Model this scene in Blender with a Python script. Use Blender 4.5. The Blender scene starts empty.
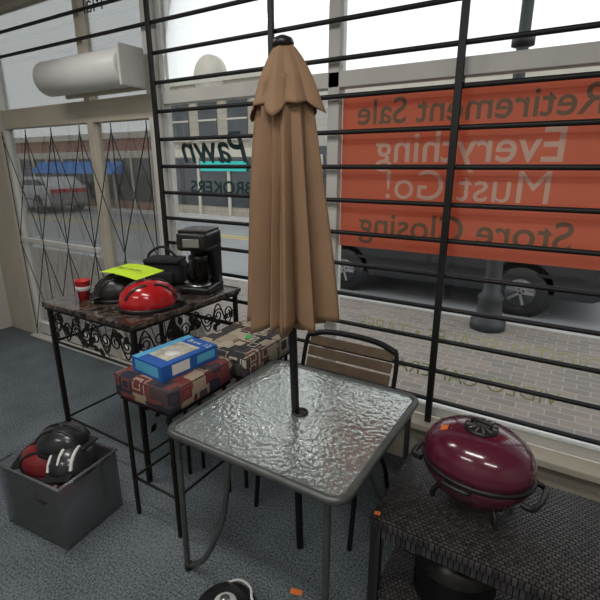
import bpy, bmesh, math, random
from mathutils import Vector, Matrix
random.seed(4)
scn = bpy.context.scene
R = math.radians

# ------------------------------------------------------------------ materials
def new_mat(name):
    m = bpy.data.materials.new(name); m.use_nodes = True
    nt = m.node_tree
    return m, nt, nt.nodes.get("Principled BSDF")

def mat(name, col, rough=0.5, metal=0.0, var=0.0, scale=8.0, bump=0.0, bscale=None, coat=0.0, spec=0.5):
    m, nt, b = new_mat(name)
    b.inputs["Base Color"].default_value = (*col, 1)
    b.inputs["Roughness"].default_value = rough
    b.inputs["Metallic"].default_value = metal
    b.inputs["Specular IOR Level"].default_value = spec
    if coat: 
        b.inputs["Coat Weight"].default_value = coat
        b.inputs["Coat Roughness"].default_value = 0.05
    tc = nt.nodes.new("ShaderNodeTexCoord")
    if var > 0:
        n = nt.nodes.new("ShaderNodeTexNoise"); n.inputs["Scale"].default_value = scale; n.inputs["Detail"].default_value = 6
        nt.links.new(tc.outputs["Object"], n.inputs["Vector"])
        r = nt.nodes.new("ShaderNodeValToRGB")
        r.color_ramp.elements[0].position = 0.3; r.color_ramp.elements[1].position = 0.7
        r.color_ramp.elements[0].color = (*[max(0, c*(1-var)) for c in col], 1)
        r.color_ramp.elements[1].color = (*[min(1, c*(1+var)) for c in col], 1)
        nt.links.new(n.outputs["Fac"], r.inputs["Fac"]); nt.links.new(r.outputs["Color"], b.inputs["Base Color"])
    if bump > 0:
        n2 = nt.nodes.new("ShaderNodeTexNoise"); n2.inputs["Scale"].default_value = bscale or scale; n2.inputs["Detail"].default_value = 4
        nt.links.new(tc.outputs["Object"], n2.inputs["Vector"])
        bp = nt.nodes.new("ShaderNodeBump"); bp.inputs["Strength"].default_value = bump; bp.inputs["Distance"].default_value = 0.01
        nt.links.new(n2.outputs["Fac"], bp.inputs["Height"]); nt.links.new(bp.outputs["Normal"], b.inputs["Normal"])
    return m

def translucent(name, col, fac=0.6, var=0.05, scale=4, bump=0.0, bscale=100):
    """cloth / vinyl that passes daylight"""
    m = mat(name, col, 0.75, 0, var, scale, bump, bscale, spec=0.2); nt = m.node_tree
    b = nt.nodes["Principled BSDF"]; out = nt.nodes["Material Output"]
    t = nt.nodes.new("ShaderNodeBsdfTranslucent"); t.inputs["Color"].default_value = (*col, 1)
    mx = nt.nodes.new("ShaderNodeMixShader"); mx.inputs[0].default_value = fac
    nt.links.new(b.outputs[0], mx.inputs[1]); nt.links.new(t.outputs[0], mx.inputs[2]); nt.links.new(mx.outputs[0], out.inputs["Surface"])
    return m

def ramp(nt, stops, interp='CONSTANT'):
    r = nt.nodes.new("ShaderNodeValToRGB"); cr = r.color_ramp; cr.interpolation = interp
    while len(cr.elements) < len(stops): cr.elements.new(0.5)
    for e, (p, c) in zip(cr.elements, stops):
        e.position = p; e.color = (*c, 1)
    return r

def brick_mat(name, c1, c2, mortar, scale, rough=0.85, rotx=False, bw=0.5, rh=0.25):
    m, nt, b = new_mat(name); b.inputs["Roughness"].default_value = rough
    tc = nt.nodes.new("ShaderNodeTexCoord"); mp = nt.nodes.new("ShaderNodeMapping")
    if rotx: mp.inputs["Rotation"].default_value = (R(90), 0, 0)
    t = nt.nodes.new("ShaderNodeTexBrick")
    t.inputs["Color1"].default_value = (*c1, 1); t.inputs["Color2"].default_value = (*c2, 1); t.inputs["Mortar"].default_value = (*mortar, 1)
    t.inputs["Scale"].default_value = scale; t.inputs["Mortar Size"].default_value = 0.015
    t.inputs["Brick Width"].default_value = bw; t.inputs["Row Height"].default_value = rh
    nt.links.new(tc.outputs["Object"], mp.inputs["Vector"]); nt.links.new(mp.outputs["Vector"], t.inputs["Vector"])
    nt.links.new(t.outputs["Color"], b.inputs["Base Color"])
    return m

def glass_mat(name, tint, refl=1.0, rough=0.0, haze=0.0, hazecol=(0.7, 0.72, 0.75)):
    m, nt, b = new_mat(name); nt.nodes.remove(b)
    out = nt.nodes["Material Output"]
    tr = nt.nodes.new("ShaderNodeBsdfTransparent"); tr.inputs["Color"].default_value = (*tint, 1)
    src = tr
    if haze:
        df = nt.nodes.new("ShaderNodeBsdfDiffuse"); df.inputs["Color"].default_value = (*hazecol, 1)
        mh = nt.nodes.new("ShaderNodeMixShader"); mh.inputs[0].default_value = haze
        nt.links.new(tr.outputs[0], mh.inputs[1]); nt.links.new(df.outputs[0], mh.inputs[2]); src = mh
    gl = nt.nodes.new("ShaderNodeBsdfGlossy"); gl.inputs["Roughness"].default_value = rough
    fr = nt.nodes.new("ShaderNodeFresnel"); fr.inputs["IOR"].default_value = 1.35
    mx = nt.nodes.new("ShaderNodeMixShader")
    mu = nt.nodes.new("ShaderNodeMath"); mu.operation = 'MULTIPLY'; mu.inputs[1].default_value = refl; mu.use_clamp = True
    nt.links.new(fr.outputs[0], mu.inputs[0]); nt.links.new(mu.outputs[0], mx.inputs[0])
    nt.links.new(src.outputs[0], mx.inputs[1]); nt.links.new(gl.outputs[0], mx.inputs[2]); nt.links.new(mx.outputs[0], out.inputs["Surface"])
    return m

def pebble_glass():
    m, nt, b = new_mat("pebbled_glass"); nt.nodes.remove(b)
    out = nt.nodes["Material Output"]
    tc = nt.nodes.new("ShaderNodeTexCoord")
    n1 = nt.nodes.new("ShaderNodeTexNoise"); n1.inputs["Scale"].default_value = 42; n1.inputs["Detail"].default_value = 1.0; n1.inputs["Distortion"].default_value = 0.6
    v1 = nt.nodes.new("ShaderNodeTexVoronoi"); v1.feature = 'SMOOTH_F1'; v1.inputs["Scale"].default_value = 62
    nt.links.new(tc.outputs["Object"], n1.inputs["Vector"]); nt.links.new(tc.outputs["Object"], v1.inputs["Vector"])
    ad = nt.nodes.new("ShaderNodeMath"); ad.operation = 'ADD'
    nt.links.new(n1.outputs["Fac"], ad.inputs[0]); nt.links.new(v1.outputs["Distance"], ad.inputs[1])
    bp = nt.nodes.new("ShaderNodeBump"); bp.inputs["Strength"].default_value = 1.0; bp.inputs["Distance"].default_value = 0.0027
    nt.links.new(ad.outputs[0], bp.inputs["Height"])
    gl = nt.nodes.new("ShaderNodeBsdfGlossy"); gl.inputs["Roughness"].default_value = 0.11; gl.inputs["Color"].default_value = (0.93, 0.97, 0.94, 1)
    nt.links.new(bp.outputs["Normal"], gl.inputs["Normal"])
    df = nt.nodes.new("ShaderNodeBsdfDiffuse"); df.inputs["Color"].default_value = (0.50, 0.55, 0.53, 1)
    tr = nt.nodes.new("ShaderNodeBsdfTransparent"); tr.inputs["Color"].default_value = (0.80, 0.86, 0.83, 1)
    m1 = nt.nodes.new("ShaderNodeMixShader"); m1.inputs[0].default_value = 0.36
    nt.links.new(tr.outputs[0], m1.inputs[1]); nt.links.new(df.outputs[0], m1.inputs[2])
    fr = nt.nodes.new("ShaderNodeFresnel"); fr.inputs["IOR"].default_value = 1.9; nt.links.new(bp.outputs["Normal"], fr.inputs["Normal"])
    mu = nt.nodes.new("ShaderNodeMath"); mu.operation = 'MULTIPLY_ADD'; mu.inputs[1].default_value = 1.7; mu.inputs[2].default_value = 0.10; mu.use_clamp = True
    nt.links.new(fr.outputs[0], mu.inputs[0])
    mx = nt.nodes.new("ShaderNodeMixShader"); nt.links.new(mu.outputs[0], mx.inputs[0])
    nt.links.new(m1.outputs[0], mx.inputs[1]); nt.links.new(gl.outputs[0], mx.inputs[2]); nt.links.new(mx.outputs[0], out.inputs["Surface"])
    return m

def tapestry(name, cols, scale):
    m, nt, b = new_mat(name); b.inputs["Roughness"].default_value = 0.9
    tc = nt.nodes.new("ShaderNodeTexCoord")
    v = nt.nodes.new("ShaderNodeTexVoronoi"); v.distance = 'CHEBYCHEV'; v.inputs["Scale"].default_value = scale; v.inputs["Randomness"].default_value = 0.7
    nt.links.new(tc.outputs["Object"], v.inputs["Vector"])
    sep = nt.nodes.new("ShaderNodeSeparateColor"); nt.links.new(v.outputs["Color"], sep.inputs[0])
    n = len(cols)
    r = ramp(nt, [(i/n, c) for i, c in enumerate(cols)])
    nt.links.new(sep.outputs[0], r.inputs["Fac"])
    r2 = ramp(nt, [(i/n, c) for i, c in enumerate(cols[2:]+cols[:2])])
    nt.links.new(sep.outputs[0], r2.inputs["Fac"])
    w = nt.nodes.new("ShaderNodeMath"); w.operation = 'MULTIPLY'; w.inputs[1].default_value = 3.2
    nt.links.new(v.outputs["Distance"], w.inputs[0])
    fr = nt.nodes.new("ShaderNodeMath"); fr.operation = 'FRACT'; nt.links.new(w.outputs[0], fr.inputs[0])
    gt = nt.nodes.new("ShaderNodeMath"); gt.operation = 'GREATER_THAN'; gt.inputs[1].default_value = 0.7; nt.links.new(fr.outputs[0], gt.inputs[0])
    mx = nt.nodes.new("ShaderNodeMixRGB")
    nt.links.new(gt.outputs[0], mx.inputs[0]); nt.links.new(r.outputs["Color"], mx.inputs[1]); nt.links.new(r2.outputs["Color"], mx.inputs[2])
    nt.links.new(mx.outputs[0], b.inputs["Base Color"])
    return m

def wicker():
    m, nt, b = new_mat("black_wicker")
    b.inputs["Roughness"].default_value = 0.36
    tc = nt.nodes.new("ShaderNodeTexCoord")
    w1 = nt.nodes.new("ShaderNodeTexBrick"); w1.inputs["Scale"].default_value = 30; w1.inputs["Brick Width"].default_value = 0.55; w1.inputs["Row Height"].default_value = 0.42
    w1.inputs["Mortar Size"].default_value = 0.07; w1.inputs["Mortar Smooth"].default_value = 1.0
    w1.inputs["Color1"].default_value = (0.075, 0.068, 0.07, 1); w1.inputs["Color2"].default_value = (0.032, 0.028, 0.029, 1); w1.inputs["Mortar"].default_value = (0.003, 0.003, 0.003, 1)
    nt.links.new(tc.outputs["Object"], w1.inputs["Vector"])
    bp = nt.nodes.new("ShaderNodeBump"); bp.inputs["Strength"].default_value = 1; bp.inputs["Distance"].default_value = 0.005; bp.invert = True
    nt.links.new(w1.outputs["Fac"], bp.inputs["Height"]); nt.links.new(bp.outputs[0], b.inputs["Normal"]); nt.links.new(w1.outputs["Color"], b.inputs["Base Color"])
    return m

def carpet():
    m, nt, b = new_mat("carpet"); b.inputs["Roughness"].default_value = 0.95; b.inputs["Specular IOR Level"].default_value = 0.1
    tc = nt.nodes.new("ShaderNodeTexCoord")
    n = nt.nodes.new("ShaderNodeTexNoise"); n.inputs["Scale"].default_value = 110; n.inputs["Detail"].default_value = 4
    n2 = nt.nodes.new("ShaderNodeTexNoise"); n2.inputs["Scale"].default_value = 3; n2.inputs["Detail"].default_value = 5
    for k in (n, n2): nt.links.new(tc.outputs["Object"], k.inputs["Vector"])
    r = ramp(nt, [(0.35, (0.055, 0.066, 0.075)), (0.65, (0.21, 0.24, 0.265))], 'LINEAR')
    mx = nt.nodes.new("ShaderNodeMath"); mx.operation = 'MULTIPLY_ADD'; mx.inputs[1].default_value = 0.25; mx.inputs[2].default_value = -0.12
    nt.links.new(n2.outputs[0], mx.inputs[0])
    a = nt.nodes.new("ShaderNodeMath"); a.operation = 'ADD'; nt.links.new(n.outputs[0], a.inputs[0]); nt.links.new(mx.outputs[0], a.inputs[1])
    nt.links.new(a.outputs[0], r.inputs[0]); nt.links.new(r.outputs[0], b.inputs["Base Color"])
    bp = nt.nodes.new("ShaderNodeBump"); bp.inputs["Strength"].default_value = 0.6; bp.inputs["Distance"].default_value = 0.005
    nt.links.new(n.outputs[0], bp.inputs["Height"]); nt.links.new(bp.outputs[0], b.inputs["Normal"])
    return m

def granite():
    m, nt, b = new_mat("faux_marble_top"); b.inputs["Roughness"].default_value = 0.14
    tc = nt.nodes.new("ShaderNodeTexCoord")
    n = nt.nodes.new("ShaderNodeTexNoise"); n.inputs["Scale"].default_value = 12; n.inputs["Detail"].default_value = 9; n.inputs["Distortion"].default_value = 2
    nt.links.new(tc.outputs["Object"], n.inputs["Vector"])
    r = ramp(nt, [(0.32, (0.012, 0.010, 0.010)), (0.5, (0.05, 0.036, 0.03)), (0.62, (0.15, 0.11, 0.09)), (0.75, (0.03, 0.024, 0.02))], 'LINEAR')
    nt.links.new(n.outputs[0], r.inputs[0]); nt.links.new(r.outputs[0], b.inputs["Base Color"])
    return m

BLACK = mat("black_metal", (0.012, 0.012, 0.014), 0.42, 0.3, 0.2, 20)
BARS = mat("black_bar_paint", (0.008, 0.008, 0.010), 0.5, 0.0, 0.2, 12)
IRON = mat("wrought_iron", (0.014, 0.012, 0.011), 0.55, 0.4, 0.3, 30)
PLASTIC = mat("black_plastic", (0.012, 0.012, 0.013), 0.35, 0, 0.2, 10)
FABBLK = mat("black_fabric", (0.018, 0.018, 0.02), 0.85, 0, 0.3, 30, 0.3, 80)
FRAME = mat("grey_table_frame", (0.11, 0.118, 0.115), 0.4, 0.5, 0.15, 15)
ALU = mat("painted_window_frame", (0.66, 0.65, 0.62), 0.5, 0, 0.06, 5)
BEIGE = mat("beige_paint", (0.55, 0.50, 0.41), 0.6, 0, 0.08, 4)
WALLM = mat("wall_paint", (0.62, 0.60, 0.56), 0.8, 0, 0.04, 3)
CEIL = mat("ceiling_tile", (0.7, 0.7, 0.68), 0.9, 0, 0.04, 6)
UMB = translucent("umbrella_canvas", (0.33, 0.205, 0.125), 0.12, 0.07, 9, 0.2, 160)
SLING = mat("brown_slat", (0.17, 0.115, 0.075), 0.6, 0, 0.15, 20, 0.1, 60)
RED = mat("helmet_red", (0.50, 0.008, 0.012), 0.2, 0, 0.05, 5, coat=0.6)
MAROON = mat("maroon_enamel", (0.11, 0.009, 0.032), 0.2, 0, 0.06, 5, coat=0.9)
WHITE = mat("white_plastic", (0.75, 0.75, 0.74), 0.4, 0, 0.03, 5)
ORANGE = mat("price_sticker", (0.9, 0.22, 0.05), 0.6, 0, 0.05, 30)
NEON = mat("neon_paper", (0.62, 0.90, 0.03), 0.7, 0, 0.03, 10)
BLUE = mat("box_blue", (0.015, 0.11, 0.42), 0.4, 0, 0.1, 4)
CARD = mat("box_picture", (0.50, 0.48, 0.40), 0.5, 0, 0.4, 14)
LBLUE = mat("box_light_blue", (0.10, 0.42, 0.68), 0.4, 0, 0.1, 8)
REDCUP = mat("cup_red", (0.55, 0.03, 0.03), 0.45, 0, 0.05, 10)
BANNER = translucent("banner_vinyl", (0.86, 0.33, 0.22), 0.45, 0.05, 2)
BNW = translucent("banner_white_ink", (0.98, 0.90, 0.80), 0.35, 0.03, 9)
BNG = translucent("banner_grey_ink", (0.33, 0.30, 0.22), 0.4, 0.03, 9)
GREENINK = mat("window_green_ink", (0.012, 0.045, 0.05), 0.6, 0, 0.1, 9)
YELINK = mat("window_yellow_ink", (0.70, 0.70, 0.40), 0.6, 0, 0.1, 9)
ASPH = mat("asphalt", (0.25, 0.255, 0.265), 0.6, 0, 0.12, 1.5)
CONC = mat("concrete", (0.46, 0.45, 0.43), 0.9, 0, 0.1, 3)
PAVE = brick_mat("paver_brick", (0.26, 0.215, 0.185), (0.19, 0.17, 0.155), (0.31, 0.29, 0.27), 2.4)
STONE = brick_mat("limestone_facade", (0.42, 0.37, 0.30), (0.36, 0.32, 0.26), (0.29, 0.26, 0.22), 1.0, rotx=True)
REDBRK = brick_mat("red_brick_facade", (0.34, 0.15, 0.10), (0.27, 0.12, 0.085), (0.36, 0.28, 0.24), 2.0, rotx=True)
PALE = brick_mat("pale_facade", (0.46, 0.43, 0.39), (0.42, 0.39, 0.36), (0.36, 0.34, 0.32), 1.2, rotx=True)
STORE = mat("storefront_dark", (0.035, 0.042, 0.05), 0.15, 0, 0.3, 2)
AWN = mat("awning_blue", (0.04, 0.18, 0.52), 0.8, 0, 0.1, 4)
TEAL = mat("sign_teal", (0.02, 0.55, 0.50), 0.6, 0, 0.05, 4)
TRIM = mat("stone_trim", (0.52, 0.48, 0.41), 0.8, 0, 0.08, 4)
CARP = mat("car_paint_dark", (0.03, 0.033, 0.04), 0.25, 0.3, 0.05, 2, coat=0.6)
CARW = mat("car_paint_silver", (0.35, 0.36, 0.38), 0.3, 0.4, 0.05, 2, coat=0.5)
CARG = mat("car_glass", (0.02, 0.025, 0.03), 0.08)
RUBBER = mat("tyre_rubber", (0.02, 0.02, 0.02), 0.8, 0, 0.1, 20)
RIM = mat("wheel_rim", (0.16, 0.165, 0.17), 0.35, 0.8, 0.05, 5)
GLASS = glass_mat("window_glass", (0.97, 0.98, 0.97), 0.8)
CLEAR = glass_mat("clear_tub_plastic", (0.88, 0.9, 0.93), 1.0, 0.15, 0.10)
CARAFE = glass_mat("carafe_glass", (0.25, 0.2, 0.18), 1.5)
PEB = pebble_glass()
TAP1 = tapestry("tapestry_burgundy", [(0.15, 0.025, 0.03), (0.02, 0.025, 0.045), (0.34, 0.27, 0.19), (0.19, 0.05, 0.045), (0.07, 0.045, 0.05)], 12)
TAP2 = tapestry("tapestry_cream", [(0.46, 0.40, 0.31), (0.06, 0.05, 0.05), (0.38, 0.31, 0.23), (0.03, 0.03, 0.035), (0.14, 0.06, 0.05), (0.46, 0.41, 0.32)], 12)
WELT = mat("cushion_welt", (0.05, 0.03, 0.03), 0.8, 0, 0.2, 20)
WICK = wicker()
CARPET = carpet()
GRAN = granite()
STEEL = mat("brushed_steel", (0.5, 0.5, 0.5), 0.3, 0.9, 0.05, 10)

# ------------------------------------------------------------------ geometry helpers
def grp(name, loc=(0, 0, 0), rot=(0, 0, 0), sc=(1, 1, 1)):
    e = bpy.data.objects.new(name, None); scn.collection.objects.link(e)
    e.location = loc; e.rotation_euler = rot; e.empty_display_size = 0.1; e.scale = sc
    return e

def link(name, me, m, parent, smooth=False):
    o = bpy.data.objects.new(name, me); scn.collection.objects.link(o)
    if m and not me.materials: me.materials.append(m)
    if parent: o.parent = parent
    if smooth:
        for p in me.polygons: p.use_smooth = True
    return o

def box(parent, name, c, s, m, bev=0.0, rot=None, seg=2):
    bm = bmesh.new(); bmesh.ops.create_cube(bm, size=1)
    bmesh.ops.scale(bm, vec=s, verts=bm.verts)
    if bev > 0:
        bmesh.ops.bevel(bm, geom=list(bm.edges), offset=min(bev, min(s)*0.49), segments=seg, affect='EDGES', profile=0.5)
    if rot: bmesh.ops.rotate(bm, matrix=Matrix.Rotation(rot[2], 3, 'Z') @ Matrix.Rotation(rot[1], 3, 'Y') @ Matrix.Rotation(rot[0], 3, 'X'), verts=bm.verts)
    bmesh.ops.translate(bm, vec=c, verts=bm.verts)
    me = bpy.data.meshes.new(name); bm.to_mesh(me); bm.free()
    return link(name, me, m, parent, bev > 0 and seg > 2)

def bx(parent, name, x0, x1, y0, y1, z0, z1, m, bev=0.0):
    return box(parent, name, ((x0+x1)/2, (y0+y1)/2, (z0+z1)/2), (x1-x0, y1-y0, z1-z0), m, bev)

def cr(pts, n=8, cyc=False):
    P = [Vector(p) for p in pts]; out = []; L = len(P)
    rng = range(L if cyc else L-1)
    for i in rng:
        p1, p2 = P[i], P[(i+1) % L]
        p0 = P[(i-1) % L] if (cyc or i > 0) else p1*2-p2
        p3 = P[(i+2) % L] if (cyc or i+2 < L) else p2*2-p1
        for k in range(n):
            t = k/n
            out.append(0.5*((2*p1)+(-p0+p2)*t+(2*p0-5*p1+4*p2-p3)*t*t+(-p0+3*p1-3*p2+p3)*t**3))
    if not cyc: out.append(P[-1])
    return out

def tube(parent, name, pts, r, m, cyc=False, smooth=0, res=4):
    if smooth: pts = cr(pts, smooth, cyc)
    cu = bpy.data.curves.new(name, 'CURVE'); cu.dimensions = '3D'; cu.bevel_depth = r; cu.bevel_resolution = res; cu.use_fill_caps = True
    paths = [pts] if not isinstance(pts[0], list) else pts
    for pp in paths:
        sp = cu.splines.new('POLY'); sp.points.add(len(pp)-1)
        for q, p in zip(sp.points, pp): q.co = (*p, 1)
        sp.use_cyclic_u = cyc
    o = bpy.data.objects.new(name, cu); scn.collection.objects.link(o)
    me = bpy.data.meshes.new_from_object(o); bpy.data.objects.remove(o); bpy.data.curves.remove(cu)
    me.materials.clear()
    return link(name, me, m, parent, True)

def lathe(parent, name, prof, m, seg=32, c=(0, 0, 0), sc=(1, 1, 1), axis='Z', smooth=True):
    bm = bmesh.new(); rings = []
    for r, z in prof:
        ring = []
        for i in range(seg):
            a = 2*math.pi*i/seg
            v = Vector((r*math.cos(a)*sc[0], r*math.sin(a)*sc[1], z*sc[2]))
            if axis == 'Y': v = Vector((v.x, v.z, v.y))
            if axis == 'X': v = Vector((v.z, v.x, v.y))
            ring.append(bm.verts.new(v+Vector(c)))
        rings.append(ring)
    for a, b in zip(rings, rings[1:]):
        for i in range(seg):
            bm.faces.new((a[i], a[(i+1) % seg], b[(i+1) % seg], b[i]))
    if prof[0][0] > 1e-5: bm.faces.new(rings[0][::-1])
    if prof[-1][0] > 1e-5: bm.faces.new(rings[-1])
    bmesh.ops.remove_doubles(bm, verts=bm.verts, dist=1e-6)
    bmesh.ops.recalc_face_normals(bm, faces=bm.faces)
    me = bpy.data.meshes.new(name); bm.to_mesh(me); bm.free()
    return link(name, me, m, parent, smooth)

def extr(parent, name, poly, y0, y1, m, bev=0.0, axis='Y'):
    bm = bmesh.new()
    def V(a, z, t): return (a, t, z) if axis == 'Y' else (t, a, z)
    A = [bm.verts.new(V(a, z, y0)) for a, z in poly]; B = [bm.verts.new(V(a, z, y1)) for a, z in poly]
    n = len(poly)
    bm.faces.new(A); bm.faces.new(B[::-1])
    for i in range(n): bm.faces.new((A[i], B[i], B[(i+1) % n], A[(i+1) % n]))
    bmesh.ops.recalc_face_normals(bm, faces=bm.faces)
    if bev: bmesh.ops.bevel(bm, geom=list(bm.edges), offset=bev, segments=2, affect='EDGES', profile=0.5)
    me = bpy.data.meshes.new(name); bm.to_mesh(me); bm.free()
    return link(name, me, m, parent)

def text(parent, name, s, size, loc, m, rot=(R(90), 0, R(180)), bold=0.0, shear=0.0, xs=1.0, align='CENTER'):
    cu = bpy.data.curves.new(name, 'FONT'); cu.body = s; cu.size = size; cu.align_x = align; cu.align_y = 'CENTER'; cu.offset = bold; cu.shear = shear
    o = bpy.data.objects.new(name, cu); scn.collection.objects.link(o)
    me = bpy.data.meshes.new_from_object(o); bpy.data.objects.remove(o); bpy.data.curves.remove(cu)
    me.materials.clear()
    o = link(name, me, m, parent); o.location = loc; o.rotation_euler = rot; o.scale = (xs, 1, 1)
    return o

def arc(cx, cz, r, a0, a1, n=12):
    return [(cx+r*math.cos(R(a0+(a1-a0)*i/n)), cz+r*math.sin(R(a0+(a1-a0)*i/n))) for i in range(n+1)]

WN = 2.35   # inner face of the window wall

# ------------------------------------------------------------------ room shell
bx(None, "floor", -5.2, 2.6, -2.6, WN+0.1, -0.12, 0, CARPET)
bx(None, "ceiling", -5.2, 2.6, -2.6, WN+0.12, 3.1, 3.2, CEIL)
bx(None, "wall_left", -5.3, -5.2, -2.6, WN+0.12, 0, 3.1, WALLM)
bx(None, "wall_right", 2.6, 2.7, -2.6, WN+0.12, 0, 3.1, WALLM)
bx(None, "wall_back", -5.3, 2.7, -2.7, -2.6, 0, 3.1, WALLM)
wf = grp("wall_front")
bx(wf, "knee_wall", -2.56, 2.6, WN, WN+0.12, 0, 0.28, BEIGE)
bx(wf, "header", -5.2, 2.6, WN, WN+0.12, 2.98, 3.1, BEIGE)
bx(wf, "return_left", -5.2, -4.75, WN, WN+0.12, 0, 2.98, BEIGE)
bx(None, "trim_1", -2.56, 2.6, WN-0.10, WN+0.02, 0.28, 0.32, BEIGE, 0.006)   # window ledge

w1 = grp("window_1")
for i, x in enumerate((-2.60, -1.24, 0.35, 2.0)):
    bx(w1, "mullion_%d" % i, x-0.035, x+0.035, WN+0.02, WN+0.10, 0.32, 2.98, ALU, 0.004)
bx(w1, "transom", -2.56, 2.6, WN+0.02, WN+0.10, 2.12, 2.20, ALU, 0.004)
bx(w1, "bottom_rail", -2.56, 2.6, WN+0.025, WN+0.09, 0.32, 0.38, ALU, 0.004)
bx(w1, "glass_pane", -2.56, 2.6, WN+0.055, WN+0.060, 0.36, 2.98, GLASS)

# shop door side (left)
d1 = grp("door_1")
for i, x in enumerate((-4.72, -3.40, -2.68)):
    bx(d1, "jamb_%d" % i, x-0.035, x+0.035, WN+0.02, WN+0.10, 0, 2.98, BEIGE if i == 1 else ALU, 0.004)
bx(d1, "header_panel", -4.70, -2.64, WN+0.02, WN+0.11, 2.04, 2.20, BEIGE, 0.004)
bx(d1, "door_bottom_rail", -4.70, -2.68, WN+0.03, WN+0.09, 0.02, 0.14, ALU, 0.004)
bx(d1, "push_bar", -4.66, -3.44, WN-0.02, WN+0.02, 1.0, 1.04, ALU, 0.004)
bx(d1, "door_glass", -4.70, -2.64, WN+0.055, WN+0.060, 0.12, 2.98, GLASS)
bx(None, "trim_2", -4.72, -2.6, WN-0.06, WN+0.02, 0.0, 0.02, ALU, 0.003)  # threshold

# security bars
sb = grp("security_bars")
hz = [0.45+0.18*i for i in range(14)]
tube(sb, "horizontal_bars", [[(-2.58, WN-0.02, z), (2.5, WN-0.02, z)] for z in hz], 0.0125, BARS)
tube(sb, "upper_left_bars", [[(-4.7, WN-0.02, z), (-2.58, WN-0.02, z)] for z in hz if z > 2.5], 0.0125, BARS)
for i, x in enumerate((-2.57, -1.60, -0.56, 0.45, 1.45)):
    box(sb, "vertical_bar_%d" % i, (x, WN-0.045, 1.64), (0.035, 0.02, 2.64), BARS, 0.003)
for i, x in enumerate((-1.60, -0.56, 0.45)):
    box(sb, "standoff_%d" % i, (x, WN-0.02, 2.1), (0.03, 0.06, 0.03), BARS, 0.003)

# scissor gate (stretched open, wide diamonds)
sg = grp("scissor_gate")
paths = []; gx0, gx1, gz0, gz1 = -4.65, -2.70, 0.03, 2.02
step = 0.39; n = 5
for i in range(n+1):
    x = gx0+i*step
    paths.append([(x, WN-0.02, gz0), (x, WN-0.02, gz1)])
for k in range(2):
    zc = gz0+0.05+k*0.97
    for i in range(n):
        x = gx0+i*step
        paths.append([(x, WN-0.02, zc), (x+step, WN-0.02, zc+0.92)]); paths.append([(x+step, WN-0.028, zc), (x, WN-0.028, zc+0.92)])
tube(sg, "lattice", paths, 0.004, BARS, res=2)

# roller drum housing above door
rd = grp("roller_shutter_housing")
lathe(rd, "drum", [(0.0, -0.46), (0.105, -0.46), (0.12, -0.45), (0.12, 0.45), (0.105, 0.46), (0, 0.46)], WHITE, 32, (-3.10, WN-0.17, 2.335), axis='X')
box(rd, "back_plate", (-3.10, WN-0.045, 2.34), (0.9, 0.03, 0.26), BEIGE, 0.01)
box(rd, "end_cap", (-2.63, WN-0.16, 2.335), (0.02, 0.2, 0.25), ALU, 0.01)

# banner + letters
bn = grp("retirement_sale_banner")
bx(bn, "vinyl_sheet", -1.20, 0.13, WN+0.066, WN+0.070, 1.26, 2.09, BANNER)
yb = WN+0.0645
text(bn, "line_1", "Retirement Sale", 0.178, (-0.54, yb, 1.985), BNG, bold=0.0018)
text(bn, "line_2", "Everything", 0.215, (-0.54, yb, 1.80), BNW, bold=0.002)
text(bn, "line_3", "Must Go!", 0.215, (-0.53, yb, 1.61), BNW, bold=0.0)
text(bn, "line_4", "Store Closing", 0.195, (-0.54, yb, 1.39), BNG, bold=0.002)

wl = grp("window_lettering")
yl = WN+0.050
text(wl, "shop_word", "Pawn", 0.27, (-2.14, yl, 1.82), GREENINK, bold=0.004, shear=0.3, xs=1.0)
text(wl, "shop_word_2", "BROKERS", 0.115, (-2.10, yl, 1.57), GREENINK, bold=0.002, xs=1.15)
text(wl, "goods_1", "DIGITAL SCALES • TAPES", 0.115, (-0.42, yl, 0.80), YELINK, bold=0.0, xs=1.0)
text(wl, "goods_2", "VIDEO CAMERAS", 0.115, (-0.40, yl, 0.585), YELINK, bold=0.0, xs=1.05)
text(wl, "upper_word", "Mall", 0.17, (-3.25, yl, 2.84), GREENINK, bold=0.0)

# ------------------------------------------------------------------ outside
G = -0.15
bx(None, "ground", -60, 40, WN+0.12, 60, G-0.4, G-0.02, ASPH)
bx(None, "sidewalk", -40, 30, WN+0.12, 5.75, G-0.02, G, PAVE)
bx(None, "curb", -40, 30, 5.75, 5.9, G-0.10, G+0.005, CONC)
bx(None, "far_sidewalk", -60, 30, 12.2, 13.25, G-0.02, G+0.03, CONC)
rl = grp("road_markings")
YEL = mat("road_yellow", (0.5, 0.38, 0.08), 0.8, 0, 0.1, 3)
bx(rl, "line_a", -60, 30, 9.3, 9.42, G-0.02, G-0.015, YEL); bx(rl, "line_b", -60, 30, 9.6, 9.72, G-0.02, G-0.015, YEL)

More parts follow.
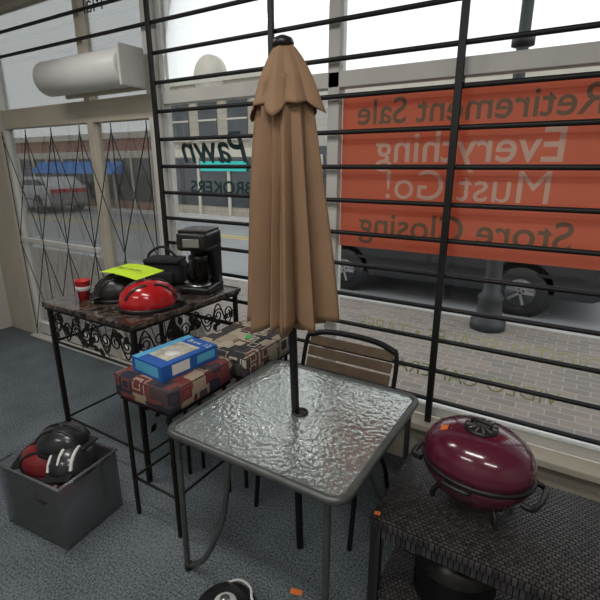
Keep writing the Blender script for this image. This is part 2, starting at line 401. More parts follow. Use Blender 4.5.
def facade(name, x0, x1, y, h, mm, wins, store=True, parapet=0.25, band=None):
    g = grp(name)
    bx(g, "mass", x0, x1, y, y+8, G, h, mm)
    bx(g, "cornice", x0-0.05, x1+0.05, y-0.10, y+0.1, h-0.15, h+parapet*0.4, TRIM)
    if store:
        bx(g, "storefront", x0+0.4, x1-0.4, y-0.04, y, G+0.35, G+2.1, STORE)
        k = int((x1-x0)/1.3)
        for i in range(k+1):
            xx = x0+0.35+(x1-x0-0.7)*i/k
            bx(g, "pier_%d" % i, xx-0.06, xx+0.06, y-0.10, y, G, G+2.2, TRIM)
        bx(g, "sign_band", x0+0.2, x1-0.2, y-0.09, y, G+2.15, G+2.45, band or TRIM)
    for i, (wx, wz, ww, wh) in enumerate(wins):
        bx(g, "upper_window_%d" % i, wx-ww/2, wx+ww/2, y-0.03, y, wz-wh/2, wz+wh/2, STORE)
        bx(g, "window_sill_%d" % i, wx-ww/2-0.1, wx+ww/2+0.1, y-0.10, y, wz-wh/2-0.12, wz-wh/2, TRIM)
        bx(g, "window_lintel_%d" % i, wx-ww/2-0.1, wx+ww/2+0.1, y-0.08, y, wz+wh/2, wz+wh/2+0.14, TRIM)
        bx(g, "sash_%d" % i, wx-ww/2, wx+ww/2, y-0.05, y-0.03, wz-0.03, wz+0.03, TRIM)
    return g
b1 = facade("limestone_building", -14.6, -9.4, 13.4, 4.7, STONE, [(-13.6, 3.3, 0.9, 1.2), (-12.2, 3.3, 0.9, 1.2), (-10.8, 3.3, 0.9, 1.2)])
lathe(b1, "parapet_crest", [(0, -0.10), (0.7, -0.10), (0.7, 0.12), (0, 0.12)], TRIM, 32, (-12.0, 13.42, 4.75), axis='Y')
bx(b1, "teal_sign", -12.6, -10.4, 13.27, 13.33, 1.50, 1.85, TEAL)
b2 = facade("brick_shop_building", -32, -15.0, 13.4, 2.95, REDBRK, [])
extr(b2, "awning", [(12.7, 1.35), (13.4, 1.9), (13.4, 1.35)], -23.5, -17.2, AWN, axis='X')
b3 = facade("pale_shop_building", -9.0, 24, 13.4, 3.9, PALE, [(-8.2+1.5*i, 3.0, 0.8, 0.8) for i in range(10)], band=STORE)

def car(name, x, y, paint, L=4.6, H=1.62, inset=0.85):
    g = grp(name, (x, y, G))
    hl = L/2
    body = [(-hl, 0.35), (-hl, 0.80), (-hl+0.1, 0.98), (-hl+0.9, 1.05), (hl-0.15, 1.08), (hl, 0.85), (hl, 0.35), (hl-0.2, 0.25), (-hl+0.2, 0.25)]
    extr(g, "body", body, -0.9, 0.9, paint, 0.06)
    cab = [(-hl+0.85, 1.02), (-hl+1.6, H-0.05), (-hl+1.9, H), (hl-0.7, H), (hl-0.15, 1.04)]
    extr(g, "cabin", cab, -0.75, 0.75, paint, 0.04)
    gl = [(-hl+1.15, 1.08), (-hl+1.68, H-0.12), (hl-0.85, H-0.12), (hl-0.45, 1.08)]
    extr(g, "side_glass", gl, -0.77, 0.77, CARG)
    for j, xx in enumerate((-0.2, 0.9)):
        bx(g, "pillar_%d" % j, xx-0.04, xx+0.04, -0.78, 0.78, 1.05, H-0.1, paint)
    for j, xx in enumerate((-hl+inset, hl-inset)):
        for k, yy in enumerate((-0.82, 0.82)):
            lathe(g, "tyre_%d%d" % (j, k), [(0.0, -0.11), (0.27, -0.11), (0.32, -0.08), (0.32, 0.08), (0.27, 0.11), (0, 0.11)], RUBBER, 32, (xx, yy, 0.30), axis='Y')
            s = -1 if yy < 0 else 1
            lathe(g, "rim_%d%d" % (j, k), [(0, 0.0), (0.06, 0.0), (0.16, -0.02*s), (0.18, 0.0)], RIM, 24, (xx, yy+0.125*s, 0.30), axis='Y')
            for q in range(5):
                a = q*2*math.pi/5
                box(g, "spoke_%d%d%d" % (j, k, q), (xx+0.09*math.cos(a), yy+0.128*s, 0.30+0.09*math.sin(a)), (0.15, 0.012, 0.035), STEEL, 0.004, rot=(0, -a, 0))
            lathe(g, "arch_%d%d" % (j, k), [(0.0, -0.01), (0.38, -0.01), (0.38, 0.01), (0, 0.01)], RUBBER, 32, (xx, yy+0.07*s, 0.33), axis='Y')
    bx(g, "side_moulding", -hl+0.3, hl-0.3, -0.915, 0.915, 0.52, 0.56, PLASTIC)
    bx(g, "head_lamp", -hl-0.02, -hl+0.12, -0.8, 0.8, 0.72, 0.86, WHITE)
    bx(g, "tail_lamp", hl-0.12, hl+0.02, -0.8, 0.8, 0.80, 0.95, RED)
    return g
car("parked_car", -1.75, 7.15, CARP, 4.5, 1.6, 1.0)
car("parked_car", -20.0, 11.2, CARW, 4.2, 1.4)

lp = grp("street_lamp", (-0.74, 5.5, G))
lathe(lp, "post", [(0, 0), (0.20, 0), (0.20, 0.10), (0.15, 0.14), (0.13, 0.35), (0.15, 0.38), (0.10, 0.45), (0.085, 0.8), (0.10, 0.83), (0.065, 0.90), (0.055, 3.9), (0.09, 3.95), (0.05, 4.0), (0, 4.0)], mat("lamp_post_iron", (0.05, 0.055, 0.06), 0.5, 0.2, 0.1, 5), 20)
lathe(lp, "lantern", [(0.05, 3.98), (0.16, 4.1), (0.2, 4.45), (0.12, 4.6), (0, 4.75)], WHITE, 20)
lathe(lp, "banner_collar", [(0.05, 3.0), (0.11, 3.02), (0.11, 3.10), (0.05, 3.12)], BARS, 20)

# ------------------------------------------------------------------ patio table
TX, TY, TZ = -0.885, 1.445, 0.72
tb = grp("patio_table", (TX, TY, 0))
h = 0.39; rc = 0.055
rim = []
for cx, cy, a0 in ((h-rc, h-rc, 0), (-h+rc, h-rc, 90), (-h+rc, -h+rc, 180), (h-rc, -h+rc, 270)):
    rim += [(x, y, 0.705) for x, y in arc(cx, cy, rc, a0, a0+90, 8)]
tube(tb, "rim", rim, 0.016, FRAME, cyc=True, res=5)
bm = bmesh.new()
outer = [bm.verts.new((p[0]*0.985, p[1]*0.985, 0.712)) for p in rim]
N = len(outer); inner = []
for p in rim:
    a = math.atan2(p[1], p[0]); inner.append(bm.verts.new((0.028*math.cos(a), 0.028*math.sin(a), 0.712)))
for i in range(N): bm.faces.new((outer[i], outer[(i+1) % N], inner[(i+1) % N], inner[i]))
me = bpy.data.meshes.new("glass_top"); bm.to_mesh(me); bm.free(); link("glass_top", me, PEB, tb)
# umbrella-hole collar (open ring)
tube(tb, "hole_ring", [(0.030*math.cos(a*math.pi/12), 0.030*math.sin(a*math.pi/12), 0.714) for a in range(24)], 0.006, PLASTIC, cyc=True)
k = h-0.03
for i, (sx, sy) in enumerate(((1, 1), (-1, 1), (-1, -1), (1, -1))):
    lx = sx*k-(0.035 if i == 3 else 0)
    tube(tb, "leg_%d" % i, [(lx, sy*k, 0.70), (lx, sy*k, 0.45), (lx, sy*(k+0.005), 0.02)], 0.013, FRAME, smooth=6)
    if i != 3:
        tube(tb, "curved_brace_%d" % i, [(sx*k*0.25, sy*(k), 0.69), (sx*k*0.28, sy*(k), 0.60), (sx*k*0.40, sy*k, 0.36), (sx*k*0.70, sy*k, 0.12), (sx*(k-0.02), sy*k, 0.03)], 0.012, FRAME, smooth=8)
    lathe(tb, "foot_%d" % i, [(0, 0), (0.018, 0), (0.018, 0.03), (0, 0.03)], PLASTIC, 16, (lx, sy*k, 0))
tube(tb, "under_rail", [(-k, -k, 0.69), (k, -k, 0.69), (k, k, 0.69), (-k, k, 0.69)], 0.009, FRAME, cyc=True)

# ------------------------------------------------------------------ umbrella
um = grp("patio_umbrella", (TX, TY, 0), (0, R(-1.9), 0), (1, 1, 1.006))
tube(um, "pole", [(0, 0, 0.0), (0, 0, 2.10)], 0.017, BLACK)
lathe(um, "finial", [(0.0, 2.092), (0.036, 2.096), (0.040, 2.108), (0.034, 2.122), (0.012, 2.132), (0, 2.134)], PLASTIC, 24)
def cloth(name, knots, top, bot, rows, rfun, valley, hem_drop, seg=24, sc=(1, 1), twist=0.0):
    """knots: list of (ridge_angle_deg, ridge_scale, hem_offset). Pleats: crisp ridges joined by inward-hanging cloth."""
    bm = bmesh.new(); n = len(knots); rings = []
    for ri in range(rows+1):
        t = ri/rows; ring = []
        for i in range(n):
            a0, s0, h0 = knots[i]; a1, s1, h1 = knots[(i+1) % n]
            if i == n-1: a1 += 360
            for k in range(seg):
                f = k/seg
                d = (1-abs(2*f-1)**1.25)
                env = valley*min(1, 0.25+t*1.0)
                sca = (s0*(1-f)+s1*f)*(1-env*d)
                a = R(a0+(a1-a0)*(f+0.10*math.sin(2*math.pi*f)*t)+twist*t)
                r = rfun(t)*sca
                r *= 1+0.02*math.sin(5*t+i*1.7)
                ho = (h0*(1-f)+h1*f)
                z = top+(bot-top)*t - (hem_drop*(1-0.8*d)+ho)*t**3
                ring.append(bm.verts.new((r*math.cos(a)*sc[0], r*math.sin(a)*sc[1], z)))
        rings.append(ring)
    for A, B in zip(rings, rings[1:]):
        L = len(A)
        for i in range(L): bm.faces.new((A[i], A[(i+1) % L], B[(i+1) % L], B[i]))
    bmesh.ops.recalc_face_normals(bm, faces=bm.faces)
    me = bpy.data.meshes.new(name); bm.to_mesh(me); bm.free()
    o = link(name, me, UMB, um, True)
    so = o.modifiers.new("thick", 'SOLIDIFY'); so.thickness = 0.0015
    return o
cloth("folded_canopy",
      [(-172, 1.14, 0.0), (-140, 0.94, 0.012), (-108, 1.0, 0.03), (-84, 0.84, 0.02), (-62, 0.98, 0.0), (-28, 0.95, 0.012), (5, 1.08, -0.015), (50, 0.95, 0.0), (95, 1.0, 0.0), (140, 0.95, 0.0)],
      2.0, 1.150, 40, lambda t: 0.09+0.108*t**0.85, 0.46, 0.022, sc=(1.0, 0.92), twist=-6)
cloth("canopy_inner_layer",
      [(-160, 1.0, 0.02), (-120, 0.9, 0.0), (-75, 1.0, 0.02), (-35, 0.9, 0.0), (20, 1.0, 0.0), (80, 0.9, 0.0), (140, 1.0, 0.0)],
      1.9, 1.12, 20, lambda t: 0.05+0.09*t, 0.5, 0.01, seg=12)
cloth("vent_cap",
      [(176, 1.16, 0.015), (235, 0.90, -0.022), (282, 1.0, 0.022), (322, 0.92, -0.018), (362, 1.18, 0.012), (430, 0.95, 0.01), (485, 1.0, 0.0)],
      2.100, 1.915, 20, lambda t: 0.032+0.108*t**0.85, 0.20, 0.03, sc=(1.0, 0.9))

# ------------------------------------------------------------------ patio chair (behind table)
ch = grp("patio_chair", (-0.95, 1.80, 0))
hw = 0.27
for i, sx in enumerate((-1, 1)):
    tube(ch, "side_frame_%d" % i, [(sx*hw, -0.25, 0.0), (sx*hw, -0.22, 0.22), (sx*hw, -0.18, 0.40), (sx*hw, 0.10, 0.38), (sx*hw, 0.18, 0.50), (sx*hw, 0.25, 0.72), (sx*hw*0.96, 0.27, 0.80)], 0.012, BLACK, smooth=6)
    tube(ch, "rear_leg_%d" % i, [(sx*hw, 0.02, 0.39), (sx*hw, 0.16, 0.2), (sx*hw, 0.24, 0.0)], 0.012, BLACK, smooth=6)
    tube(ch, "arm_%d" % i, [(sx*hw, 0.20, 0.60), (sx*(hw+0.02), 0.02, 0.61), (sx*(hw+0.02), -0.18, 0.58), (sx*hw, -0.19, 0.40)], 0.012, BLACK, smooth=6)
tube(ch, "top_rail", [(-hw*0.96, 0.27, 0.80), (-0.15, 0.285, 0.828), (0, 0.29, 0.835), (0.15, 0.285, 0.828), (hw*0.96, 0.27, 0.80)], 0.016, BLACK, smooth=6)
tube(ch, "seat_front_bar", [(-hw, -0.18, 0.40), (hw, -0.18, 0.40)], 0.011, BLACK)
tube(ch, "seat_rear_bar", [(-hw, 0.10, 0.385), (hw, 0.10, 0.385)], 0.011, BLACK)
for i, (y, z) in enumerate(((0.270, 0.775), (0.247, 0.716), (0.226, 0.657), (0.205, 0.598), (0.184, 0.54))):
    box(ch, "back_slat_%d" % i, (0, y, z), (2*hw-0.05, 0.014, 0.052), SLING, 0.004, rot=(R(-20), 0, 0))
box(ch, "seat_sling", (0, -0.04, 0.395), (2*hw-0.03, 0.27, 0.012), SLING, 0.004)

# ------------------------------------------------------------------ tapestry stools
def stool(x0, x1, y0, y1, tp, i):
    g = grp("upholstered_stool")
    cx, cy = (x0+x1)/2, (y0+y1)/2
    box(g, "cushion", (cx, cy, 0.74), (x1-x0, y1-y0, 0.12), tp, 0.022, seg=4)
    tube(g, "welt_top", [(x0+0.006, y0+0.006, 0.79), (x1-0.006, y0+0.006, 0.79), (x1-0.006, y1-0.006, 0.79), (x0+0.006, y1-0.006, 0.79)], 0.004, WELT, cyc=True)
    box(g, "seat_frame", (cx, cy, 0.672), (x1-x0-0.03, y1-y0-0.03, 0.02), IRON, 0.004)
    for j, (x, y) in enumerate(((x0+0.03, y0+0.03), (x1-0.05, y0+0.03), (x1-0.05, y1-0.03), (x0+0.03, y1-0.03))):
        tube(g, "leg_%d" % j, [(x, y, 0.67), (x, y, 0.0)], 0.011, IRON)
    tube(g, "foot_ring", [(x0+0.03, y0+0.03, 0.22), (x1-0.05, y0+0.03, 0.22), (x1-0.05, y1-0.03, 0.22), (x0+0.03, y1-0.03, 0.22)], 0.008, IRON, cyc=True)
    return g
stool(-1.735, -1.36, 1.165, 1.59, TAP1, 0)
stool(-1.705, -1.305, 1.61, 2.08, TAP2, 1)

pb = grp("appliance_box", (-1.545, 1.385, 0.80), (0, 0, R(-5)))
box(pb, "carton", (0, 0, 0.0375), (0.22, 0.33, 0.075), BLUE, 0.002)
box(pb, "top_picture", (0.005, -0.01, 0.0755), (0.14, 0.19, 0.001), CARD)
box(pb, "top_band", (-0.085, 0, 0.0757), (0.04, 0.33, 0.001), LBLUE)
box(pb, "side_picture", (0.1105, -0.06, 0.04), (0.001, 0.10, 0.05), WHITE)
box(pb, "side_panel", (0.1105, 0.09, 0.04), (0.001, 0.11, 0.04), LBLUE)
box(pb, "end_label", (0.0, -0.1655, 0.04), (0.17, 0.001, 0.05), LBLUE)
lathe(pb, "pictured_item", [(0, 0), (0.04, 0), (0.04, 0.001), (0, 0.001)], WHITE, 24, (0.02, -0.03, 0.0765))
text(pb, "lettering", "Brew 12", 0.045, (0.03, 0.12, 0.0768), WHITE, rot=(0, 0, 0))
gt = grp("green_tag"); box(gt, "tag", (-1.47, 1.85, 0.803), (0.03, 0.05, 0.004), mat("tag_green", (0.05, 0.5, 0.12), 0.6, 0, 0.05, 9), 0.0005, rot=(0, 0, 0.5))

# ------------------------------------------------------------------ iron console rack
rk = grp("wrought_iron_console_table")
x0, x1, y0, y1, zt = -2.62, -1.82, 1.36, 2.23, 0.95
box(rk, "top", ((x0+x1)/2, (y0+y1)/2, zt-0.015), (x1-x0, y1-y0, 0.03), GRAN, 0.006)
box(rk, "apron_edge", ((x0+x1)/2, (y0+y1)/2, zt-0.038), (x1-x0-0.02, y1-y0-0.02, 0.016), IRON, 0.003)
for j, (x, y) in enumerate(((x0+0.03, y0+0.03), (x1-0.03, y0+0.03), (x1-0.03, y1-0.03), (x0+0.03, y1-0.03))):
    box(rk, "leg_%d" % j, (x, y, 0.465), (0.026, 0.026, 0.93), IRON, 0.004)
for z in (0.70, 0.18):
    tube(rk, "rail_%d" % int(z*100), [(x0+0.03, y0+0.03, z), (x1-0.03, y0+0.03, z), (x1-0.03, y1-0.03, z), (x0+0.03, y1-0.03, z)], 0.008, IRON, cyc=True)
paths = []
def scroll(fn, a, b, zc, hh):
    pts = []
    L = b-a
    for i in range(41):
        t = i/40; ang = t*2*math.pi
        pts.append(fn(a+L*t, zc+hh*math.sin(ang)))
    paths.append(pts)
    for sgn, cx in ((1, a+L*0.25), (-1, a+L*0.75)):
        sp = []
        for i in range(26):
            t = i/25; rr = hh*0.62*(1-0.75*t); an = t*3.3*math.pi+(0 if sgn > 0 else math.pi)
            sp.append(fn(cx+rr*math.cos(an), zc+rr*math.sin(an)))
        paths.append(sp)
fr_front = lambda u, z: (u, y0+0.03, z)
fr_right = lambda u, z: (x1-0.03, u, z)
for a in range(4): scroll(fr_front, x0+0.05+a*0.175, x0+0.05+(a+1)*0.175, 0.81, 0.075)
for a in range(4): scroll(fr_right, y0+0.05+a*0.19, y0+0.05+(a+1)*0.19, 0.81, 0.075)
for a in range(3): scroll(fr_right, 1.45+a*0.24, 1.45+(a+1)*0.24, 0.44, 0.10)
tube(rk, "scrollwork", paths, 0.0045, IRON, res=2)
bm = bmesh.new()
rnd = random.Random(7)
def leaf(c, ax, up, L, W):
    ax = ax.normalized(); up = up.normalized()
    nrm = ax.cross(up)
    pts = [(0, 0), (0.25, 0.42), (0.55, 0.5), (0.8, 0.25), (1, 0), (0.8, -0.25), (0.55, -0.5), (0.25, -0.42)]
    vs = [bm.verts.new(c+ax*(p[0]*L)+up*(p[1]*W)+nrm*(0.006*abs(p[1]))) for p in pts]
    bm.faces.new(vs)
for i in range(60):
    ang = rnd.uniform(0, 2*math.pi); side = i % 3
    if side < 2:
        c = Vector((rnd.uniform(x0+0.06, x1-0.06), y0+0.024, rnd.uniform(0.73, 0.90))) if side == 0 else Vector((x1-0.024, rnd.uniform(y0+0.06, y1-0.06), rnd.uniform(0.73, 0.90)))
    else:
        c = Vector((x1-0.024, rnd.uniform(y0+0.06, y1-0.06), rnd.uniform(0.32, 0.60)))
    hx = Vector((1, 0, 0)) if side == 0 else Vector((0, 1, 0))
    ax = hx*math.cos(ang)+Vector((0, 0, 1))*math.sin(ang); up = hx*-math.sin(ang)+Vector((0, 0, 1))*math.cos(ang)
    leaf(c, ax, up, 0.06, 0.04)
me = bpy.data.meshes.new("leaves"); bm.to_mesh(me); bm.free(); link("leaves", me, IRON, rk)

# ------------------------------------------------------------------ things on console
cm = grp("coffee_maker", (-2.00, 2.06, zt), (0, 0, R(20)), (1.05, 1.05, 1.12))
box(cm, "base", (0, 0, 0.02), (0.19, 0.25, 0.04), PLASTIC, 0.015, seg=3)
box(cm, "tower", (0, 0.085, 0.17), (0.18, 0.08, 0.30), PLASTIC, 0.015, seg=3)
box(cm, "brew_head", (0, 0.0, 0.29), (0.19, 0.24, 0.10), PLASTIC, 0.02, seg=3)
box(cm, "lid", (0, 0.0, 0.345), (0.17, 0.21, 0.015), PLASTIC, 0.006)
box(cm, "control_panel", (0, -0.122, 0.285), (0.10, 0.005, 0.045), STEEL, 0.002)
lathe(cm, "warming_plate", [(0, 0.04), (0.07, 0.04), (0.07, 0.046), (0, 0.046)], STEEL, 24, (0, -0.035, 0))
lathe(cm, "carafe", [(0, 0.048), (0.062, 0.05), (0.075, 0.09), (0.072, 0.14), (0.05, 0.185), (0.052, 0.2)], CARAFE, 28, (0, -0.035, 0))
lathe(cm, "carafe_band", [(0.051, 0.178), (0.057, 0.182), (0.057, 0.205), (0.051, 0.208), (0, 0.215)], PLASTIC, 28, (0, -0.035, 0))
tube(cm, "carafe_handle", [(0, -0.09, 0.195), (0, -0.135, 0.19), (0, -0.14, 0.13), (0, -0.108, 0.09)], 0.009, PLASTIC, smooth=6)

def helmet(name, loc, shell, rot, s=1.0, parent=None, vent=None):
    g = grp(name, loc, rot)
    if parent: g.parent = parent
    vent = vent or PLASTIC
    prof = [(0.105, 0.0), (0.125, 0.01), (0.128, 0.05), (0.118, 0.09), (0.09, 0.125), (0.05, 0.145), (0.0, 0.15)]
    lathe(g, "shell", prof, shell, 40, sc=(1.18*s, 0.95*s, s))
    lathe(g, "rim_band", [(0.128, 0.0), (0.132, 0.004), (0.132, 0.018), (0.128, 0.022)], PLASTIC, 40, sc=(1.18*s, 0.95*s, s))
    for i, yy in enumerate((-0.062, 0.0, 0.062)):
        for seg_, (ta, tb_) in enumerate(((-0.85, -0.15), (0.1, 0.8))):
            pts = []
            for k in range(7):
                t = ta+(tb_-ta)*k/6; x = 0.15*t*s
                q = max(0.0, 1-(abs(x)/(0.151*s))**2.3-(abs(yy)/0.122)**2.3)
                pts.append((x, yy*s, 0.150*s*q**0.45+0.001))
            tube(g, "vent_%d%d" % (i, seg_), pts, 0.009*s, vent, smooth=3)
    box(g, "visor", (-0.15*s, 0, 0.035*s), (0.06*s, 0.15*s, 0.012*s), PLASTIC, 0.005, rot=(0, R(-15), 0))
    return g
helmet("bicycle_helmet", (-1.99, 1.62, zt), RED, (0, 0, R(240)), 1.06)
helmet("bicycle_helmet", (-2.28, 1.66, zt), PLASTIC, (0, 0, R(60)), 1.0)
sh = grp("neon_paper_sheet")
bm = bmesh.new(); rows = []
for i in range(9):
    row = []
    for j in range(5):
        u = i/8; v = j/4
        p = Vector((-2.32+0.32*u, 1.56+0.20*v, 1.126+0.008*math.sin(u*4)+0.014*v))
        row.append(bm.verts.new(p))
    rows.append(row)
for i in range(8):
    for j in range(4): bm.faces.new((rows[i][j], rows[i+1][j], rows[i+1][j+1], rows[i][j+1]))
me = bpy.data.meshes.new("paper"); bm.to_mesh(me); bm.free(); link("paper", me, NEON, sh, True)
text(sh, "writing", "SALE 1/2 OFF", 0.035, (-2.17, 1.65, 1.1465), PLASTIC, rot=(R(4), 0, 0), bold=0.0005)

cb = grp("camera_bag", (-2.32, 2.06, zt), (0, 0, R(25)))
box(cb, "bag_body", (0, 0, 0.085), (0.28, 0.16, 0.17), FABBLK, 0.05, seg=4)
box(cb, "flap", (0, -0.01, 0.165), (0.24, 0.17, 0.03), FABBLK, 0.012, seg=3)
box(cb, "front_pocket", (0, -0.09, 0.06), (0.17, 0.04, 0.08), FABBLK, 0.015, seg=3)
tube(cb, "strap", [(-0.12, 0, 0.12), (-0.11, 0.0, 0.20), (-0.02, 0.02, 0.245), (0.07, 0.0, 0.19), (0.12, 0, 0.12)], 0.009, FABBLK, smooth=8)
cp = grp("paper_cup", (-2.45, 1.53, zt), (0, 0, 0), (1.1, 1.1, 1.15))
lathe(cp, "cup", [(0, 0), (0.028, 0), (0.040, 0.10), (0.042, 0.103), (0.038, 0.10), (0.027, 0.005)], REDCUP, 24)
lathe(cp, "cup_band", [(0.0345, 0.05), (0.0375, 0.052), (0.0390, 0.070), (0.038, 0.072)], WHITE, 24)

# ------------------------------------------------------------------ tub with helmets
tu = grp("plastic_storage_tub", (-2.02, 1.0, 0), (0, 0, R(6)))
W, D, Hh = 0.44, 0.33, 0.34
for n_, c, s in (("bottom", (0, 0, 0.006), (W-0.04, D-0.04, 0.012)), ("side_l", (-W/2+0.008, 0, Hh/2), (0.006, D, Hh)), ("side_r", (W/2-0.008, 0, Hh/2), (0.006, D, Hh)), ("side_f", (0, -D/2+0.004, Hh/2), (W-0.02, 0.006, Hh)), ("side_b", (0, D/2-0.004, Hh/2), (W-0.02, 0.006, Hh))):
    box(tu, n_, c, s, CLEAR, 0.0)
tube(tu, "lip", [(-W/2, -D/2, Hh), (W/2, -D/2, Hh), (W/2, D/2, Hh), (-W/2, D/2, Hh)], 0.008, CLEAR, cyc=True)
DRED = mat("helmet_dark_red", (0.22, 0.015, 0.02), 0.3, 0, 0.1, 6, coat=0.4)
HBLK = mat("helmet_black", (0.02, 0.02, 0.024), 0.3, 0, 0.1, 6, coat=0.4)
NAVY = mat("helmet_navy", (0.03, 0.045, 0.12), 0.3, 0, 0.1, 6, coat=0.4)
spec_ = [((-0.06, -0.01, 0.02), NAVY, 20, 0.98), ((0.08, 0.0, 0.06), HBLK, 95, 0.9), ((-0.05, 0.0, 0.15), WHITE, 160, 0.98), ((0.08, 0.0, 0.18), DRED, 80, 0.95), ((-0.06, 0.01, 0.27), DRED, 30, 0.95), ((0.10, 0.02, 0.29), HBLK, 110, 0.92), ((0.02, 0.03, 0.37), HBLK, 200, 0.85)]
for i, (l, m_, a, s_) in enumerate(spec_):
    helmet("helmet_%d" % i, l, m_, (R(8*(-1)**i), R(6), R(a)), s_, tu, WHITE if i in (3, 5) else (DRED if i == 2 else PLASTIC))

# ------------------------------------------------------------------ wicker side table + grill
wk = grp("wicker_side_table")
wx0, wx1, wy0, wy1, wz = -0.485, 0.30, 1.27, 1.80, 0.50
box(wk, "woven_top", ((wx0+wx1)/2, (wy0+wy1)/2, wz-0.02), (wx1-wx0, wy1-wy0, 0.04), WICK, 0.010, seg=3)
box(wk, "lower_shelf", ((wx0+wx1)/2, (wy0+wy1)/2, 0.14), (wx1-wx0-0.05, wy1-wy0-0.05, 0.025), WICK, 0.006)
for j, (x, y) in enumerate(((wx0+0.025, wy0+0.025), (wx1-0.025, wy0+0.025), (wx1-0.025, wy1-0.025), (wx0+0.025, wy1-0.025))):
    box(wk, "leg_%d" % j, (x, y, 0.24), (0.04, 0.04, 0.48), WICK, 0.006)
box(wk, "apron_front", ((wx0+wx1)/2, wy0+0.02, wz-0.06), (wx1-wx0-0.08, 0.015, 0.05), WICK, 0.003)
box(wk, "apron_left", (wx0+0.02, (wy0+wy1)/2, wz-0.06), (0.015, wy1-wy0-0.08, 0.05), WICK, 0.003)
tg = grp("price_tag"); box(tg, "sticker", (-0.465, 1.30, 0.5015), (0.022, 0.018, 0.001), ORANGE, rot=(0, 0, 0.2))

gr = grp("portable_grill", (-0.185, 1.55, wz), (0, 0, R(-12)), (0.96, 0.96, 1.08))
lathe(gr, "firebowl", [(0, 0.030), (0.09, 0.035), (0.155, 0.062), (0.198, 0.12), (0.205, 0.150)], MAROON, 48, sc=(1, 0.82, 1))
lathe(gr, "rim", [(0.205, 0.145), (0.212, 0.148), (0.212, 0.160), (0.205, 0.163)], PLASTIC, 48, sc=(1, 0.82, 1))
lathe(gr, "lid", [(0.206, 0.160), (0.207, 0.185), (0.200, 0.22), (0.178, 0.25), (0.137, 0.274), (0.08, 0.288), (0.0, 0.292)], MAROON, 48, sc=(1, 0.82, 1))
lathe(gr, "vent_plate", [(0, 0.284), (0.062, 0.284), (0.06, 0.297), (0.045, 0.300), (0, 0.300)], PLASTIC, 32)
for i in range(12):
    a = i*math.pi/6; box(gr, "vent_rib_%d" % i, (0.04*math.cos(a), 0.04*math.sin(a), 0.302), (0.028, 0.007, 0.005), STEEL, 0.001, rot=(0, 0, a))
tube(gr, "lid_handle", [(-0.035, 0, 0.297), (-0.03, 0, 0.314), (0.03, 0, 0.314), (0.035, 0, 0.297)], 0.007, PLASTIC, smooth=5)
for i, sx in enumerate((-1, 1)):
    tube(gr, "side_handle_%d" % i, [(sx*0.19, -0.08, 0.13), (sx*0.228, -0.07, 0.125), (sx*0.24, 0.0, 0.125), (sx*0.228, 0.07, 0.125), (sx*0.19, 0.08, 0.13)], 0.010, PLASTIC, smooth=6)
    for j, sy in enumerate((-1, 1)):
        tube(gr, "leg_%d%d" % (i, j), [(sx*0.10, sy*0.07, 0.06), (sx*0.12, sy*0.085, 0.035), (sx*0.125, sy*0.09, 0.010)], 0.010, PLASTIC, smooth=5)
tube(gr, "front_latch", [(-0.05, -0.165, 0.150), (-0.04, -0.192, 0.152), (0.04, -0.192, 0.152), (0.05, -0.165, 0.150)], 0.007, PLASTIC, smooth=5)
sa = R(215)
box(gr, "price_sticker", (0.138*math.cos(sa), 0.138*0.82*math.sin(sa), 0.2755), (0.03, 0.022, 0.003), ORANGE, rot=(R(22), R(-26), 0))

pt = grp("stock_pot", (-0.20, 1.46, 0.153))
lathe(pt, "pot_body", [(0, 0), (0.14, 0), (0.15, 0.01), (0.15, 0.15), (0.155, 0.155), (0, 0.17)], PLASTIC, 40)
lathe(pt, "lid_knob", [(0, 0.165), (0.02, 0.165), (0.02, 0.185), (0, 0.19)], STEEL, 20)
tube(pt, "pot_handle", [(-0.14, -0.04, 0.12), (-0.19, -0.03, 0.12), (-0.19, 0.03, 0.12), (-0.14, 0.04, 0.12)], 0.008, PLASTIC, smooth=6)

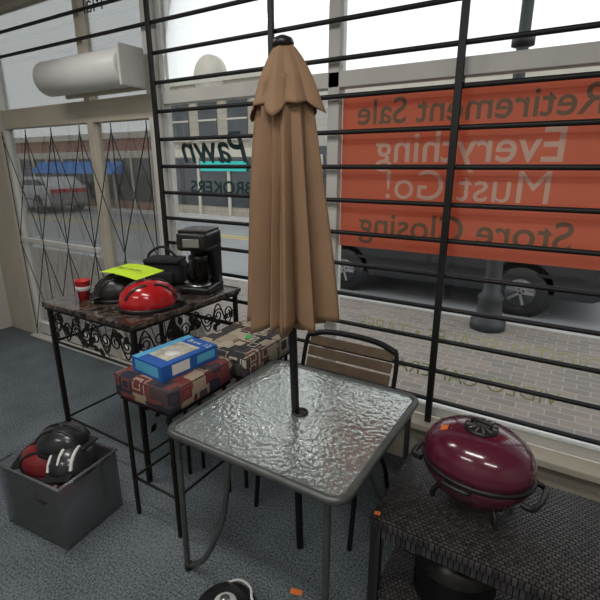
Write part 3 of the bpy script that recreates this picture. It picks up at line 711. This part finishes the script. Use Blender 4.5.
eg = grp("round_electric_griddle", (-0.945, 0.985, 0), (0, 0, R(-20)))
lathe(eg, "body", [(0, 0.0), (0.10, 0.0), (0.125, 0.02), (0.13, 0.045), (0.115, 0.07), (0.07, 0.088), (0.0, 0.095)], PLASTIC, 40)
lathe(eg, "label_disc", [(0.0, 0.094), (0.045, 0.0935), (0.045, 0.0965), (0, 0.0975)], WHITE, 24)
lathe(eg, "knob", [(0, 0.09), (0.022, 0.096), (0.02, 0.115), (0, 0.118)], STEEL, 20)
tube(eg, "power_cord", [(-0.10, 0.06, 0.06), (-0.06, 0.10, 0.085), (0.0, 0.115, 0.09), (0.06, 0.09, 0.09), (0.10, 0.13, 0.03), (0.16, 0.16, 0.008)], 0.005, WHITE, smooth=8)
ft = grp("price_tag"); box(ft, "tag", (-0.775, 1.235, 0.003), (0.05, 0.025, 0.003), ORANGE, rot=(0, 0, 0.3))

# ------------------------------------------------------------------ lights
for (x, y) in ((-2.6, 0.9), (-0.6, 0.3), (-1.6, -1.4), (0.9, -0.8)):
    g = grp("ceiling_light_fixture"); 
    bx(g, "housing", x-0.62, x+0.62, y-0.16, y+0.16, 3.04, 3.1, WHITE, 0.01)
    ld = bpy.data.lights.new("tube_light", 'AREA'); ld.shape = 'RECTANGLE'; ld.size = 1.2; ld.size_y = 0.28; ld.energy = 16.5; ld.color = (1.0, 0.965, 0.91)
    lo = bpy.data.objects.new("tube_light", ld); scn.collection.objects.link(lo); lo.location = (x, y, 3.03); lo.parent = g
wd = bpy.data.worlds.new("overcast"); scn.world = wd; wd.use_nodes = True
nt = wd.node_tree; bg = nt.nodes["Background"]
tc = nt.nodes.new("ShaderNodeTexCoord"); sp = nt.nodes.new("ShaderNodeSeparateXYZ"); nt.links.new(tc.outputs["Generated"], sp.inputs[0])
r = ramp(nt, [(0.0, (0.84, 0.87, 0.89)), (0.5, (0.95, 0.975, 1.0))], 'LINEAR'); nt.links.new(sp.outputs[2], r.inputs[0]); nt.links.new(r.outputs[0], bg.inputs[0])
bg.inputs[1].default_value = 1.12

# ------------------------------------------------------------------ camera
cd = bpy.data.cameras.new("camera"); cd.sensor_width = 36; cd.lens = 27; cd.clip_start = 0.05; cd.clip_end = 300
co = bpy.data.objects.new("camera", cd); scn.collection.objects.link(co)
co.location = (0, 0, 1.72); co.rotation_euler = (R(90-16.7), 0, R(31.5))
scn.camera = co
scn.view_settings.view_transform = 'Standard'
scn.view_settings.exposure = 0.3
